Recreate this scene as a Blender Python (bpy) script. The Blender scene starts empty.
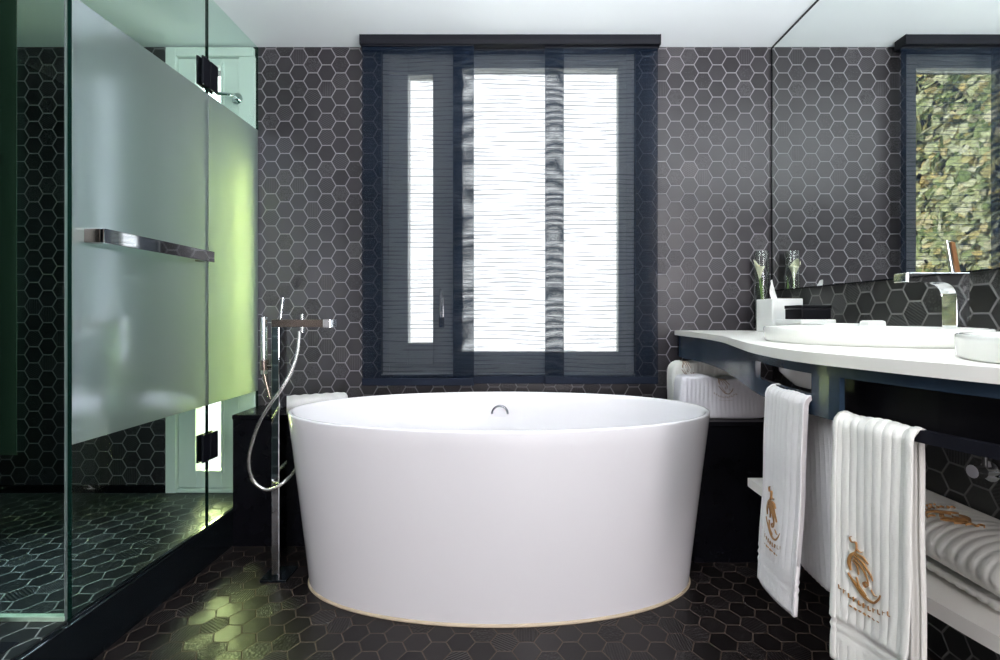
import bpy, bmesh, math, random
from mathutils import Vector, Matrix
random.seed(7)
PI = math.pi
SC = bpy.context.scene
COL = SC.collection

# ------------------------------------------------------------------ camera, world, lights, exposure
F = 460.0                       # focal length in pixels of the 1000 px wide frame
CH = 0.998                      # camera height
cam_d = bpy.data.cameras.new('camera')
cam_d.sensor_fit = 'HORIZONTAL'; cam_d.sensor_width = 36.0
cam_d.lens = F / 1000.0 * 36.0
cam_d.shift_x = -0.013; cam_d.shift_y = -0.014
cam_d.clip_start = 0.02; cam_d.clip_end = 100
cam = bpy.data.objects.new('camera', cam_d); COL.objects.link(cam)
cam.location = (0, 0, CH); cam.rotation_euler = (PI / 2, 0, 0)
SC.camera = cam

world = bpy.data.worlds.new('world'); SC.world = world
world.use_nodes = True
bg = world.node_tree.nodes['Background']
bg.inputs['Color'].default_value = (0.93, 0.97, 1.0, 1); bg.inputs['Strength'].default_value = 5.4

vs = SC.view_settings
vs.view_transform = 'Standard'; vs.look = 'None'; vs.gamma = 1.0; vs.use_curve_mapping = False
vs.exposure = 0.0

def area(name, loc, rot, sx, sy, power, color, portal=False, spread=None):
    d = bpy.data.lights.new(name, 'AREA'); d.shape = 'RECTANGLE'; d.size = sx; d.size_y = sy
    d.energy = power; d.color = color
    if spread: d.spread = spread
    if portal: d.cycles.is_portal = True
    o = bpy.data.objects.new(name, d); COL.objects.link(o); o.location = loc; o.rotation_euler = rot
    return o
# unseen lamp added for front light, standing in for bedroom daylight (+Y)
area('bedroom_fill', (0.72, -2.60, 1.35), (PI / 2, 0, 0), 0.95, 1.75, 92, (1.0, 0.955, 0.985))
# unseen lamp in mid-air facing up, added to brighten the ceiling
area('ceiling_fill', (0.25, 0.55, 1.70), (PI - 0.12, 0, 0), 1.5, 0.5, 74, (0.95, 0.985, 1.0))
# sun on the garden, falling away from the house on to the hedge
sd = bpy.data.lights.new('garden_sun', 'SUN'); sd.energy = 10.0; sd.angle = 0.01; sd.color = (1.0, 0.95, 0.82)
so = bpy.data.objects.new('garden_sun', sd); COL.objects.link(so); so.location = (0, 0, 6)
so.rotation_euler = Vector((-.70, .45, -.55)).to_track_quat('-Z', 'Y').to_euler()
# unseen lamps added outside the shower door, imitating sky and garden light
area('garden_fill', (-1.462, 2.245, 0.95), (-PI / 2, 0, 1.02), 0.10, 1.5, 17, (0.92, 1.0, 0.36), spread=1.55)
area('sky_fill', (-1.455, 2.260, 1.50), (-PI / 2 + 0.30, 0, -0.40), 0.11, 1.0, 34, (0.68, 0.86, 1.0), spread=1.7)
# sky portals in the two glazed openings of the back wall
area('window_portal', (-0.02, 2.40, 1.49), (-PI / 2, 0, 0), 1.3, 1.6, 1, (1, 1, 1), portal=True)
area('door_portal', (-1.46, 2.40, 1.2), (-PI / 2, 0, 0), 0.42, 2.1, 1, (1, 1, 1), portal=True)

# ------------------------------------------------------------------ object helpers
def tag(o, label=None, cat=None, group=None, kind=None):
    if label: o['label'] = label
    if cat: o['category'] = cat
    if group: o['group'] = group
    if kind: o['kind'] = kind
    return o

def empty(name, loc=(0, 0, 0)):
    o = bpy.data.objects.new(name, None); COL.objects.link(o); o.location = loc
    o.empty_display_size = 0.05
    return o

def obj(name, bm, mat, parent=None, smooth=False, auto=None, mods=None):
    me = bpy.data.meshes.new(name)
    bmesh.ops.recalc_face_normals(bm, faces=bm.faces[:])
    bm.to_mesh(me); bm.free()
    if mat is not None: me.materials.append(mat)
    if smooth:
        for p in me.polygons: p.use_smooth = True
        if auto is not None:
            me.set_sharp_from_angle(angle=math.radians(auto))
    o = bpy.data.objects.new(name, me); COL.objects.link(o)
    if parent is not None:
        o.parent = parent
        o.location = -Vector(parent.location)      # all meshes are written in world metres
    return o

def NB(): return bmesh.new()

def box(bm, x0, x1, y0, y1, z0, z1, bev=0.0, seg=2):
    vs_ = [bm.verts.new((x, y, z)) for x in (x0, x1) for y in (y0, y1) for z in (z0, z1)]
    idx = [(0, 1, 3, 2), (4, 6, 7, 5), (0, 4, 5, 1), (2, 3, 7, 6), (0, 2, 6, 4), (1, 5, 7, 3)]
    fs = [bm.faces.new([vs_[i] for i in f]) for f in idx]
    if bev > 0:
        es = list({e for f in fs for e in f.edges})
        bmesh.ops.bevel(bm, geom=es, offset=bev, segments=seg, profile=0.5, affect='EDGES')
    return bm

def prism(bm, outline, a0, a1, axis='z', bev=0.0):
    def P(u, v, a):
        return (u, v, a) if axis == 'z' else ((u, a, v) if axis == 'y' else (a, u, v))
    n = len(outline)
    lo = [bm.verts.new(P(u, v, a0)) for u, v in outline]
    hi = [bm.verts.new(P(u, v, a1)) for u, v in outline]
    fs = [bm.faces.new(lo[::-1]), bm.faces.new(hi)]
    for i in range(n):
        fs.append(bm.faces.new((lo[i], lo[(i + 1) % n], hi[(i + 1) % n], hi[i])))
    if bev > 0:
        es = list(set(fs[0].edges) | set(fs[1].edges))
        bmesh.ops.bevel(bm, geom=es, offset=bev, segments=2, profile=0.5, affect='EDGES')
    return bm

def catmull(pts, n=8):
    P = [Vector(p) for p in pts]
    P = [P[0] * 2 - P[1]] + P + [P[-1] * 2 - P[-2]]
    out = []
    for i in range(1, len(P) - 2):
        for k in range(n):
            t = k / n
            a, b, c, d = P[i - 1], P[i], P[i + 1], P[i + 2]
            out.append(0.5 * ((2 * b) + (c - a) * t + (2 * a - 5 * b + 4 * c - d) * t * t + (-a + 3 * b - 3 * c + d) * t ** 3))
    out.append(P[-2])
    return out

def tube(bm, pts, r, seg=12, r_end=None, caps=True):
    pts = [Vector(p) for p in pts]
    n = len(pts); rings = []
    up = None
    for i, p in enumerate(pts):
        d = (pts[min(i + 1, n - 1)] - pts[max(i - 1, 0)]).normalized()
        if up is None:
            up = d.orthogonal().normalized()
        up = (up - d * up.dot(d)).normalized()
        w = d.cross(up)
        rr = r if r_end is None else r + (r_end - r) * i / (n - 1)
        rings.append([bm.verts.new(p + (up * math.cos(2 * PI * k / seg) + w * math.sin(2 * PI * k / seg)) * rr) for k in range(seg)])
    for a, b in zip(rings, rings[1:]):
        for k in range(seg):
            bm.faces.new((a[k], a[(k + 1) % seg], b[(k + 1) % seg], b[k]))
    if caps:
        bm.faces.new(rings[0][::-1]); bm.faces.new(rings[-1])
    return bm

def oval_rings(bm, rings, cx, cy, seg=96, cap0=True, cap1=True, power=2.0):
    rs = []
    for (a, b, z) in rings:
        ring = []
        for k in range(seg):
            t = 2 * PI * k / seg
            c, s = math.cos(t), math.sin(t)
            e = 2.0 / power
            ring.append(bm.verts.new((cx + a * math.copysign(abs(c) ** e, c), cy + b * math.copysign(abs(s) ** e, s), z)))
        rs.append(ring)
    for p, q in zip(rs, rs[1:]):
        for k in range(seg):
            bm.faces.new((p[k], p[(k + 1) % seg], q[(k + 1) % seg], q[k]))
    if cap0: bm.faces.new(rs[0][::-1])
    if cap1: bm.faces.new(rs[-1])
    return bm

def grid(bm, fn, nu, nv):
    V = [[bm.verts.new(fn(i / nu, j / nv)) for j in range(nv + 1)] for i in range(nu + 1)]
    for i in range(nu):
        for j in range(nv):
            bm.faces.new((V[i][j], V[i + 1][j], V[i + 1][j + 1], V[i][j + 1]))
    return bm

# ------------------------------------------------------------------ materials
class G:
    """small helper around a node tree"""
    def __init__(s, nt): s.nt = nt
    def n(s, t, **kw):
        x = s.nt.nodes.new(t)
        for k, v in kw.items(): setattr(x, k, v)
        return x
    def l(s, a, b): s.nt.links.new(a, b)
    def put(s, sock, v):
        if v is None: return
        if isinstance(v, bpy.types.NodeSocket): s.l(v, sock)
        else: sock.default_value = v
    def m(s, op, a, b=None, c=None, clamp=False):
        x = s.n('ShaderNodeMath', operation=op, use_clamp=clamp)
        s.put(x.inputs[0], a); s.put(x.inputs[1], b); s.put(x.inputs[2], c)
        return x.outputs[0]
    def vm(s, op, a, b=None):
        x = s.n('ShaderNodeVectorMath', operation=op)
        s.put(x.inputs[0], a); s.put(x.inputs[1], b)
        return x.outputs['Value'] if op in ('DOT_PRODUCT', 'LENGTH', 'DISTANCE') else x.outputs['Vector']
    def mixc(s, f, a, b):
        x = s.n('ShaderNodeMix', data_type='RGBA')
        s.put(x.inputs[0], f); s.put(x.inputs[6], a); s.put(x.inputs[7], b)
        return x.outputs[2]
    def mixs(s, f, a, b):
        x = s.n('ShaderNodeMixShader'); s.put(x.inputs[0], f); s.l(a, x.inputs[1]); s.l(b, x.inputs[2]); return x.outputs[0]
    def ramp(s, f, a, b):
        x = s.n('ShaderNodeMapRange'); s.put(x.inputs[0], f); x.inputs[1].default_value = a; x.inputs[2].default_value = b
        return x.outputs[0]

def newmat(name):
    m = bpy.data.materials.new(name); m.use_nodes = True
    nt = m.node_tree
    for x in list(nt.nodes): nt.nodes.remove(x)
    g = G(nt); out = g.n('ShaderNodeOutputMaterial')
    return m, g, out

def pbr(name, color, rough=0.5, metal=0.0, spec=0.5, coat=0.0, noise=0.0, nscale=30.0, bump=0.0, bscale=200.0, sheen=0.0, stretch=None, bdist=0.001):
    m, g, out = newmat(name)
    b = g.n('ShaderNodeBsdfPrincipled')
    c4 = (*color, 1)
    b.inputs['Roughness'].default_value = rough; b.inputs['Metallic'].default_value = metal
    b.inputs['Specular IOR Level'].default_value = spec; b.inputs['Coat Weight'].default_value = coat
    b.inputs['Sheen Weight'].default_value = sheen
    tc = g.n('ShaderNodeTexCoord').outputs['Object']
    if stretch:
        tc = g.vm('MULTIPLY', tc, stretch)
    if noise > 0:
        nz = g.n('ShaderNodeTexNoise'); nz.inputs['Scale'].default_value = nscale; nz.inputs['Detail'].default_value = 4
        g.l(tc, nz.inputs['Vector'])
        lo = tuple(v * (1 - noise) for v in color) + (1,)
        hi = tuple(min(1, v * (1 + noise)) for v in color) + (1,)
        g.l(g.mixc(nz.outputs['Fac'], lo, hi), b.inputs['Base Color'])
    else:
        b.inputs['Base Color'].default_value = c4
    if bump > 0:
        nb = g.n('ShaderNodeTexNoise'); nb.inputs['Scale'].default_value = bscale; nb.inputs['Detail'].default_value = 3
        g.l(tc, nb.inputs['Vector'])
        bp = g.n('ShaderNodeBump'); bp.inputs['Strength'].default_value = bump; bp.inputs['Distance'].default_value = bdist
        g.l(nb.outputs['Fac'], bp.inputs['Height']); g.l(bp.outputs['Normal'], b.inputs['Normal'])
    g.l(b.outputs[0], out.inputs[0])
    return m

S_HEX = 0.0773
def hexmat(name, axes, phase, base, grout, rough=0.35, var=0.35, gw=0.035, relief=0.5, spec=0.5):
    """regular flat-topped hexagon tiles; some tiles carry a pressed relief"""
    m, g, out = newmat(name)
    sep = g.n('ShaderNodeSeparateXYZ'); g.l(g.n('ShaderNodeTexCoord').outputs['Object'], sep.inputs[0])
    A = sep.outputs['XYZ'.index(axes[0])]; B = sep.outputs['XYZ'.index(axes[1])]
    u = g.m('MULTIPLY', g.m('SUBTRACT', A, phase[0]), 1 / S_HEX)
    v = g.m('MULTIPLY', g.m('SUBTRACT', B, phase[1]), 1 / S_HEX)
    R = math.sqrt(3)
    def cell(uu, vv):
        a = g.m('SUBTRACT', g.m('FLOORED_MODULO', g.m('ADD', uu, R / 2), R), R / 2)
        b = g.m('SUBTRACT', g.m('FLOORED_MODULO', g.m('ADD', vv, 0.5), 1.0), 0.5)
        return a, b
    a1, b1 = cell(u, v)
    a2, b2 = cell(g.m('SUBTRACT', u, R / 2), g.m('SUBTRACT', v, 0.5))
    d1 = g.m('ADD', g.m('MULTIPLY', a1, a1), g.m('MULTIPLY', b1, b1))
    d2 = g.m('ADD', g.m('MULTIPLY', a2, a2), g.m('MULTIPLY', b2, b2))
    sel = g.m('GREATER_THAN', d1, d2)
    def pick(p, q): return g.m('ADD', p, g.m('MULTIPLY', sel, g.m('SUBTRACT', q, p)))
    a = pick(a1, a2); b = pick(b1, b2)
    aa = g.m('ABSOLUTE', a); ab = g.m('ABSOLUTE', b)
    d = g.m('MAXIMUM', ab, g.m('ADD', g.m('MULTIPLY', ab, 0.5), g.m('MULTIPLY', aa, 0.8660254)))
    inside = g.m('SUBTRACT', 1.0, g.m('SMOOTH_MIN', g.ramp(d, 0.5 - gw - 0.008, 0.5 - gw + 0.008), 1.0, 0.0), clamp=True)
    # tile identity
    idv = g.n('ShaderNodeCombineXYZ')
    g.l(g.m('ROUND', g.m('MULTIPLY', g.m('SUBTRACT', u, a), 2 / R)), idv.inputs[0])
    g.l(g.m('ROUND', g.m('MULTIPLY', g.m('SUBTRACT', v, b), 2)), idv.inputs[1])
    wn = g.n('ShaderNodeTexWhiteNoise', noise_dimensions='3D'); g.l(idv.outputs[0], wn.inputs['Vector'])
    h = wn.outputs['Value']
    wc = g.n('ShaderNodeSeparateColor'); g.l(wn.outputs['Color'], wc.inputs[0])
    h2 = wc.outputs[1]
    # reliefs: stripes, blobs, rings
    ang = g.m('MULTIPLY', g.m('ROUND', g.m('MULTIPLY', h2, 6.0)), PI / 3)
    lin = g.m('ADD', g.m('MULTIPLY', a, g.m('COSINE', ang)), g.m('MULTIPLY', b, g.m('SINE', ang)))
    stripes = g.m('SINE', g.m('MULTIPLY', lin, 58.0))
    uv = g.n('ShaderNodeCombineXYZ'); g.l(u, uv.inputs[0]); g.l(v, uv.inputs[1])
    vo = g.n('ShaderNodeTexVoronoi'); vo.inputs['Scale'].default_value = 9.0; g.l(uv.outputs[0], vo.inputs['Vector'])
    blobs = g.m('SUBTRACT', 1.0, g.m('MULTIPLY', vo.outputs['Distance'], 2.5))
    nz = g.n('ShaderNodeTexNoise'); nz.inputs['Scale'].default_value = 3.0; g.l(uv.outputs[0], nz.inputs['Vector'])
    wav = g.m('SINE', g.m('MULTIPLY', nz.outputs['Fac'], 60.0))
    k1 = g.m('MULTIPLY', g.m('GREATER_THAN', h, 0.55), g.m('LESS_THAN', h, 0.72))
    k2 = g.m('MULTIPLY', g.m('GREATER_THAN', h, 0.72), g.m('LESS_THAN', h, 0.87))
    k3 = g.m('GREATER_THAN', h, 0.87)
    pat = g.m('ADD', g.m('ADD', g.m('MULTIPLY', k1, stripes), g.m('MULTIPLY', k2, blobs)), g.m('MULTIPLY', k3, wav))
    fine = g.n('ShaderNodeTexNoise'); fine.inputs['Scale'].default_value = 40.0; g.l(uv.outputs[0], fine.inputs['Vector'])
    hgt = g.m('ADD', g.m('MULTIPLY', inside, 1.0), g.m('ADD', g.m('MULTIPLY', g.m('MULTIPLY', pat, inside), 0.25), g.m('MULTIPLY', fine.outputs['Fac'], 0.12)))
    bp = g.n('ShaderNodeBump'); bp.inputs['Strength'].default_value = relief; bp.inputs['Distance'].default_value = 0.0022
    g.l(hgt, bp.inputs['Height'])
    k = g.m('ADD', 1 - var, g.m('MULTIPLY', h2, 2 * var))
    kp = g.m('ADD', k, g.m('MULTIPLY', g.m('MULTIPLY', g.m('MAXIMUM', pat, -0.15), inside), 1.1))
    tcol = g.n('ShaderNodeVectorMath', operation='SCALE'); tcol.inputs[0].default_value = base; g.l(kp, tcol.inputs['Scale'])
    colr = g.mixc(inside, (*grout, 1), tcol.outputs['Vector'])
    p = g.n('ShaderNodeBsdfPrincipled'); g.l(colr, p.inputs['Base Color'])
    g.l(g.m('SUBTRACT', 0.8, g.m('MULTIPLY', inside, 0.8 - rough)), p.inputs['Roughness'])
    p.inputs['Specular IOR Level'].default_value = spec
    g.l(bp.outputs['Normal'], p.inputs['Normal'])
    g.l(p.outputs[0], out.inputs[0])
    return m

def glassmat(name, tint, refl=1.0):
    m, g, out = newmat(name)
    t = g.n('ShaderNodeBsdfTransparent'); t.inputs[0].default_value = (*tint, 1)
    gl = g.n('ShaderNodeBsdfGlossy'); gl.inputs['Roughness'].default_value = 0.0; gl.inputs[0].default_value = (0.95, 1, 0.97, 1)
    ge = g.n('ShaderNodeNewGeometry')
    c = g.m('ABSOLUTE', g.vm('DOT_PRODUCT', ge.outputs['Normal'], ge.outputs['Incoming']))
    fr = g.m('ADD', 0.04, g.m('MULTIPLY', g.m('POWER', g.m('SUBTRACT', 1.0, c, clamp=True), 5.0), 0.96))
    g.l(g.mixs(g.m('MULTIPLY', fr, refl, clamp=True), t.outputs[0], gl.outputs[0]), out.inputs[0])
    return m

def filmmat():
    m, g, out = newmat('frosted_film')
    tr = g.n('ShaderNodeBsdfTranslucent'); tr.inputs[0].default_value = (0.86, 0.90, 0.78, 1)
    di = g.n('ShaderNodeBsdfDiffuse'); di.inputs[0].default_value = (0.62, 0.68, 0.72, 1)
    gl = g.n('ShaderNodeBsdfGlossy'); gl.inputs[0].default_value = (0.80, 0.89, 1.0, 1); gl.inputs['Roughness'].default_value = 0.15
    a = g.mixs(0.15, tr.outputs[0], di.outputs[0])
    fr = g.n('ShaderNodeLayerWeight'); fr.inputs[0].default_value = 0.5
    g.l(g.mixs(0.48, a, gl.outputs[0]), out.inputs[0])
    return m

def blindmat(name, off, pitch):
    """dark blue woven screen cloth: see-through between its weft threads"""
    m, g, out = newmat(name)
    tc = g.n('ShaderNodeTexCoord').outputs['Object']
    ad = g.vm('ADD', tc, (off * 3.1, 0.0, off))
    sp = g.n('ShaderNodeSeparateXYZ'); g.l(ad, sp.inputs[0])
    n1 = g.n('ShaderNodeTexNoise'); n1.inputs['Scale'].default_value = 1.0; n1.inputs['Detail'].default_value = 1.0
    g.l(g.vm('MULTIPLY', ad, (6.0, 0.0, 60.0)), n1.inputs['Vector'])
    n2 = g.n('ShaderNodeTexNoise'); n2.inputs['Scale'].default_value = 1.0; n2.inputs['Detail'].default_value = 1.0
    g.l(g.vm('MULTIPLY', ad, (2.5, 0.0, 6.0)), n2.inputs['Vector'])
    # slubbed weft yarns, about one every two centimetres
    wave = g.m('SINE', g.m('ADD', g.m('MULTIPLY', sp.outputs[2], 2 * PI / 0.0190), g.m('MULTIPLY', n2.outputs['Fac'], 12.0)))
    weft = g.m('MULTIPLY', g.ramp(wave, 0.55, 1.0), g.ramp(n1.outputs['Fac'], 0.38, 0.56))
    # fine warp-knit mesh, slightly different pitch and sag in each cloth
    xc = g.m('DIVIDE', g.m('SUBTRACT', g.m('SUBTRACT', sp.outputs[0], off * 3.1), 0.195), 0.05)
    sag = g.m('MULTIPLY', g.m('MULTIPLY', xc, xc), -0.0013 if off > 1.5 else 0.0)
    zz = g.m('ADD', sp.outputs[2], g.m('ADD', sag, g.m('MULTIPLY', n2.outputs['Fac'], 0.010)))
    fine = g.m('GREATER_THAN', g.m('SINE', g.m('MULTIPLY', zz, 2 * PI / pitch)), 0.0)
    op = g.m('ADD', g.m('ADD', 0.52, g.m('MULTIPLY', fine, 0.45)), g.m('MULTIPLY', weft, 0.33), clamp=True)
    t = g.n('ShaderNodeBsdfTransparent')
    d = g.n('ShaderNodeBsdfDiffuse')
    g.l(g.mixc(weft, (0.007, 0.012, 0.024, 1), (0.035, 0.045, 0.058, 1)), d.inputs[0])
    tl = g.n('ShaderNodeBsdfTranslucent'); tl.inputs[0].default_value = (0.05, 0.062, 0.08, 1)
    g.l(g.mixs(op, t.outputs[0], g.mixs(0.2, d.outputs[0], tl.outputs[0])), out.inputs[0])
    return m

def leafmat(name, cols, trans=0.35):
    m, g, out = newmat(name)
    ge = g.n('ShaderNodeNewGeometry')
    cr = g.n('ShaderNodeValToRGB'); e = cr.color_ramp.elements
    e[0].color = (*cols[0], 1); e[1].color = (*cols[-1], 1)
    for i, c in enumerate(cols[1:-1]):
        x = cr.color_ramp.elements.new((i + 1) / (len(cols) - 1)); x.color = (*c, 1)
    g.l(ge.outputs['Random Per Island'], cr.inputs[0])
    d = g.n('ShaderNodeBsdfDiffuse'); t = g.n('ShaderNodeBsdfTranslucent')
    g.l(cr.outputs[0], d.inputs[0]); g.l(cr.outputs[0], t.inputs[0])
    g.l(g.mixs(trans, d.outputs[0], t.outputs[0]), out.inputs[0])
    return m

M = {}
M['wall_tile'] = hexmat('black_hexagon_wall_tile', 'XZ', (-0.961, 2.049), (0.024, 0.021, 0.025), (0.22, 0.21, 0.225), rough=0.36, relief=0.7, var=0.2, gw=0.027)
M['side_tile'] = hexmat('black_hexagon_side_tile', 'YZ', (0.02, 2.049), (0.021, 0.022, 0.021), (0.14, 0.14, 0.135), rough=0.36, relief=0.45)
M['floor_tile'] = hexmat('black_hexagon_floor_tile', 'XY', (-0.0257, 1.408), (0.012, 0.010, 0.010), (0.085, 0.060, 0.045), rough=0.30, relief=0.7, gw=0.020, spec=0.26)
M['shower_tile'] = hexmat('black_hexagon_shower_floor_tile', 'XY', (-1.5, 1.4), (0.016, 0.019, 0.020), (0.20, 0.22, 0.21), rough=0.40, relief=0.9, gw=0.03)
M['plaster'] = pbr('white_plaster', (0.86, 0.89, 0.92), 0.55, noise=0.02, nscale=3)
M['rear'] = pbr('rear_wall_plaster', (0.42, 0.30, 0.23), 0.6, noise=0.15, nscale=6, stretch=(1, 1, 0.1))
M['black'] = pbr('black_stone', (0.004, 0.004, 0.006), 0.25, spec=0.15, noise=0.3, nscale=12)
M['black_edge'] = pbr('black_polished_edge', (0.006, 0.008, 0.010), 0.18, spec=0.25, noise=0.2, nscale=9)
M['enamel'] = pbr('white_bath_enamel', (0.86, 0.84, 0.86), 0.16, coat=0.4, noise=0.006, nscale=2)
M['ceramic'] = pbr('white_basin_ceramic', (0.73, 0.73, 0.69), 0.12, coat=0.3, noise=0.006, nscale=3)
M['sealant'] = pbr('beige_sealant', (0.50, 0.40, 0.29), 0.6, noise=0.1, nscale=40)
M['chrome'] = pbr('polished_chrome', (0.80, 0.82, 0.84), 0.05, metal=1.0, bump=0.02, bscale=15)
M['grey_chrome'] = pbr('grey_chrome', (0.30, 0.31, 0.33), 0.2, metal=1.0, noise=0.05, nscale=20)
M['brown_chrome'] = pbr('brushed_dark_chrome', (0.30, 0.25, 0.22), 0.22, metal=1.0, bump=0.05, bscale=60)  # dark chrome with a brown reflection put into its colour
M['steel'] = pbr('blued_steel', (0.020, 0.036, 0.060), 0.22, metal=0.0, spec=0.4, noise=0.35, nscale=14, stretch=(1, 1, 3))
M['counter'] = pbr('white_solid_surface', (0.80, 0.78, 0.73), 0.3, noise=0.01, nscale=6)
M['towel'] = pbr('white_terry', (0.80, 0.77, 0.77), 0.95, bump=0.6, bscale=900, sheen=0.3, noise=0.04, nscale=60, bdist=0.002)
M['towel_ivory'] = pbr('ivory_terry', (0.80, 0.79, 0.74), 0.95, bump=0.6, bscale=900, sheen=0.3, noise=0.04, nscale=60, bdist=0.002)
M['pillow'] = pbr('lavender_white_waffle', (0.70, 0.68, 0.72), 0.95, bump=0.5, bscale=500, sheen=0.2, noise=0.04, nscale=30, bdist=0.002)
M['gold'] = pbr('gold_brown_thread', (0.33, 0.165, 0.05), 0.5, noise=0.4, nscale=120, bump=0.4, bscale=900)
M['taupe'] = pbr('taupe_thread', (0.36, 0.26, 0.20), 0.6, noise=0.4, nscale=120, bump=0.4, bscale=900)
M['frame'] = pbr('pale_grey_window_lacquer', (0.72, 0.74, 0.74), 0.4, noise=0.03, nscale=5)
M['door'] = pbr('white_door_lacquer', (0.78, 0.82, 0.80), 0.4, noise=0.02, nscale=5)
M['rail_black'] = pbr('black_powder_coat', (0.0025, 0.003, 0.007), 0.6, spec=0.25, noise=0.2, nscale=20)
M['bar_navy'] = pbr('navy_blind_weight', (0.006, 0.010, 0.022), 0.7, spec=0.2, noise=0.2, nscale=40, stretch=(1, 1, 12))
M['glass'] = glassmat('shower_glass_green', (0.91, 0.972, 0.945), 0.8)
M['clear'] = glassmat('clear_glass', (0.985, 0.99, 0.985), 1.0)
M['glass_edge'] = pbr('green_glass_edge', (0.004, 0.022, 0.016), 0.1, noise=0.2, nscale=10)
M['glass_edge_lit'] = pbr('lit_green_glass_edge', (0.45, 0.62, 0.48), 0.2, noise=0.2, nscale=10)  # lit copy of the glass edge, brightness put into its colour
M['glass_edge_half_lit'] = pbr('half_lit_glass_edge', (0.16, 0.19, 0.19), 0.25, noise=0.1, nscale=8)  # weaker lit line of the front glass edge, painted as colour
M['film'] = filmmat()
m_, g_, o_ = newmat('vase_crystal'); b_ = g_.n('ShaderNodeBsdfGlass'); b_.inputs['IOR'].default_value = 1.45; b_.inputs['Roughness'].default_value = 0.0
lp_ = g_.n('ShaderNodeTexNoise'); lp_.inputs['Scale'].default_value = 3.0
g_.l(g_.mixc(lp_.outputs['Fac'], (0.97, 0.99, 0.98, 1), (0.99, 1, 0.99, 1)), b_.inputs['Color']); g_.l(b_.outputs[0], o_.inputs[0]); M['vase'] = m_
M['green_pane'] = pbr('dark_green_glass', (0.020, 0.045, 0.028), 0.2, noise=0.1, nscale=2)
M['blind_a'] = blindmat('screen_cloth_left', 0.0, 0.00302)
M['blind_b'] = blindmat('screen_cloth_middle', 1.0, 0.00300)
M['blind_c'] = blindmat('screen_cloth_right', 2.0, 0.00318)
M['mirror'] = pbr('mirror_silver', (0.86, 0.90, 0.88), 0.0, metal=1.0, noise=0.004, nscale=2)
M['white_box'] = pbr('white_lacquer', (0.82, 0.83, 0.80), 0.35, noise=0.01, nscale=5)
M['tissue'] = pbr('tissue_paper', (0.88, 0.87, 0.84), 0.9, noise=0.03, nscale=30)
M['black_box'] = pbr('black_lacquer', (0.006, 0.006, 0.008), 0.3, spec=0.2, noise=0.2, nscale=8)
M['rubber'] = pbr('dark_braided_hose', (0.05, 0.05, 0.05), 0.35, noise=0.3, nscale=200)
M['stem'] = pbr('lily_stem', (0.16, 0.30, 0.06), 0.5, noise=0.2, nscale=20)
M['spathe'] = pbr('lily_spathe', (0.86, 0.85, 0.62), 0.5, noise=0.06, nscale=14)
M['ivy'] = leafmat('ivy_leaves', [(0.20, 0.27, 0.10), (0.42, 0.48, 0.24), (0.72, 0.72, 0.52), (0.50, 0.55, 0.30), (0.68, 0.54, 0.24), (0.80, 0.80, 0.68)])
M['wood'] = pbr('ivy_wood', (0.10, 0.08, 0.05), 0.8, noise=0.3, nscale=12)
M['paving'] = pbr('pale_paving', (0.62, 0.62, 0.60), 0.7, noise=0.06, nscale=4)

# ------------------------------------------------------------------ room dimensions
YB = 2.208                      # back wall
XR = 1.238                      # right wall / mirror
XL = -2.50                      # far shower wall
XG = -1.229                     # side glass plane
ZC = 2.289                      # ceiling
ZP = 0.153                      # shower platform
YR = -2.70                      # rear end of the room
K = YB / F
def px(x, Z): return (x - 513.0) * Z / F
def pz(y, Z): return CH - (y - 316.0) * Z / F

def structure(o): return tag(o, kind='structure')

# window and door openings in the back wall
WX0, WX1, WZ0, WZ1 = -0.634, 0.590, 0.715, 2.272
DX0, DX1, DZ1 = -1.640, -1.238, 2.262
bm = NB()
TH = 0.22
for x0, x1, z0, z1 in ((XL - .1, DX0, 0, ZC), (DX0, DX1, DZ1, ZC), (DX0, DX1, 0, ZP), (DX1, WX0, 0, ZC),
                       (WX0, WX1, 0, WZ0), (WX0, WX1, WZ1, ZC), (WX1, XR + .1, 0, ZC)):
    box(bm, x0, x1, YB, YB + TH, z0, z1)
structure(obj('wall_back', bm, M['wall_tile']))
bm = NB(); box(bm, XR + .008, XR + .12, YR, YB, 0, ZC)
structure(obj('wall_right', bm, M['side_tile']))
bm = NB(); box(bm, XL - .1, XL, YR, YB, 0, ZC)
structure(obj('wall_left', bm, M['side_tile']))
bm = NB(); box(bm, XL - .1, XR + .12, YR - .1, YR, 0, ZC)
structure(obj('wall_rear', bm, M['rear']))
bm = NB(); box(bm, XL - .1, XR + .12, YR - .1, YB + TH, -.1, 0)
structure(obj('floor', bm, M['floor_tile']))
bm = NB(); box(bm, XL - .1, XR + .12, YR - .1, YB + TH, ZC, ZC + .1)
structure(obj('ceiling', bm, M['plaster']))
bm = NB(); box(bm, XG - .06, XG - .002, YR, 1.02, ZP, ZC)  # unseen wall added to keep the rear light out of the shower
structure(obj('wall_light_block', bm, M['side_tile']))
# shower platform: tiled top on a black riser with a polished nosing
bm = NB(); box(bm, XL, XG - .008, YR, YB, 0.0, ZP)
structure(obj('floor_shower', bm, M['shower_tile']))
bm = NB(); box(bm, XG - .008, XG + .013, YR, YB, 0.0, ZP - .004, bev=.003)
structure(obj('trim_1', bm, M['black_edge']))
bm = NB(); box(bm, XL, DX0 - .02, YB - .012, YB, ZP, ZP + .035)
structure(obj('baseboard_back', bm, M['black']))

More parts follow.
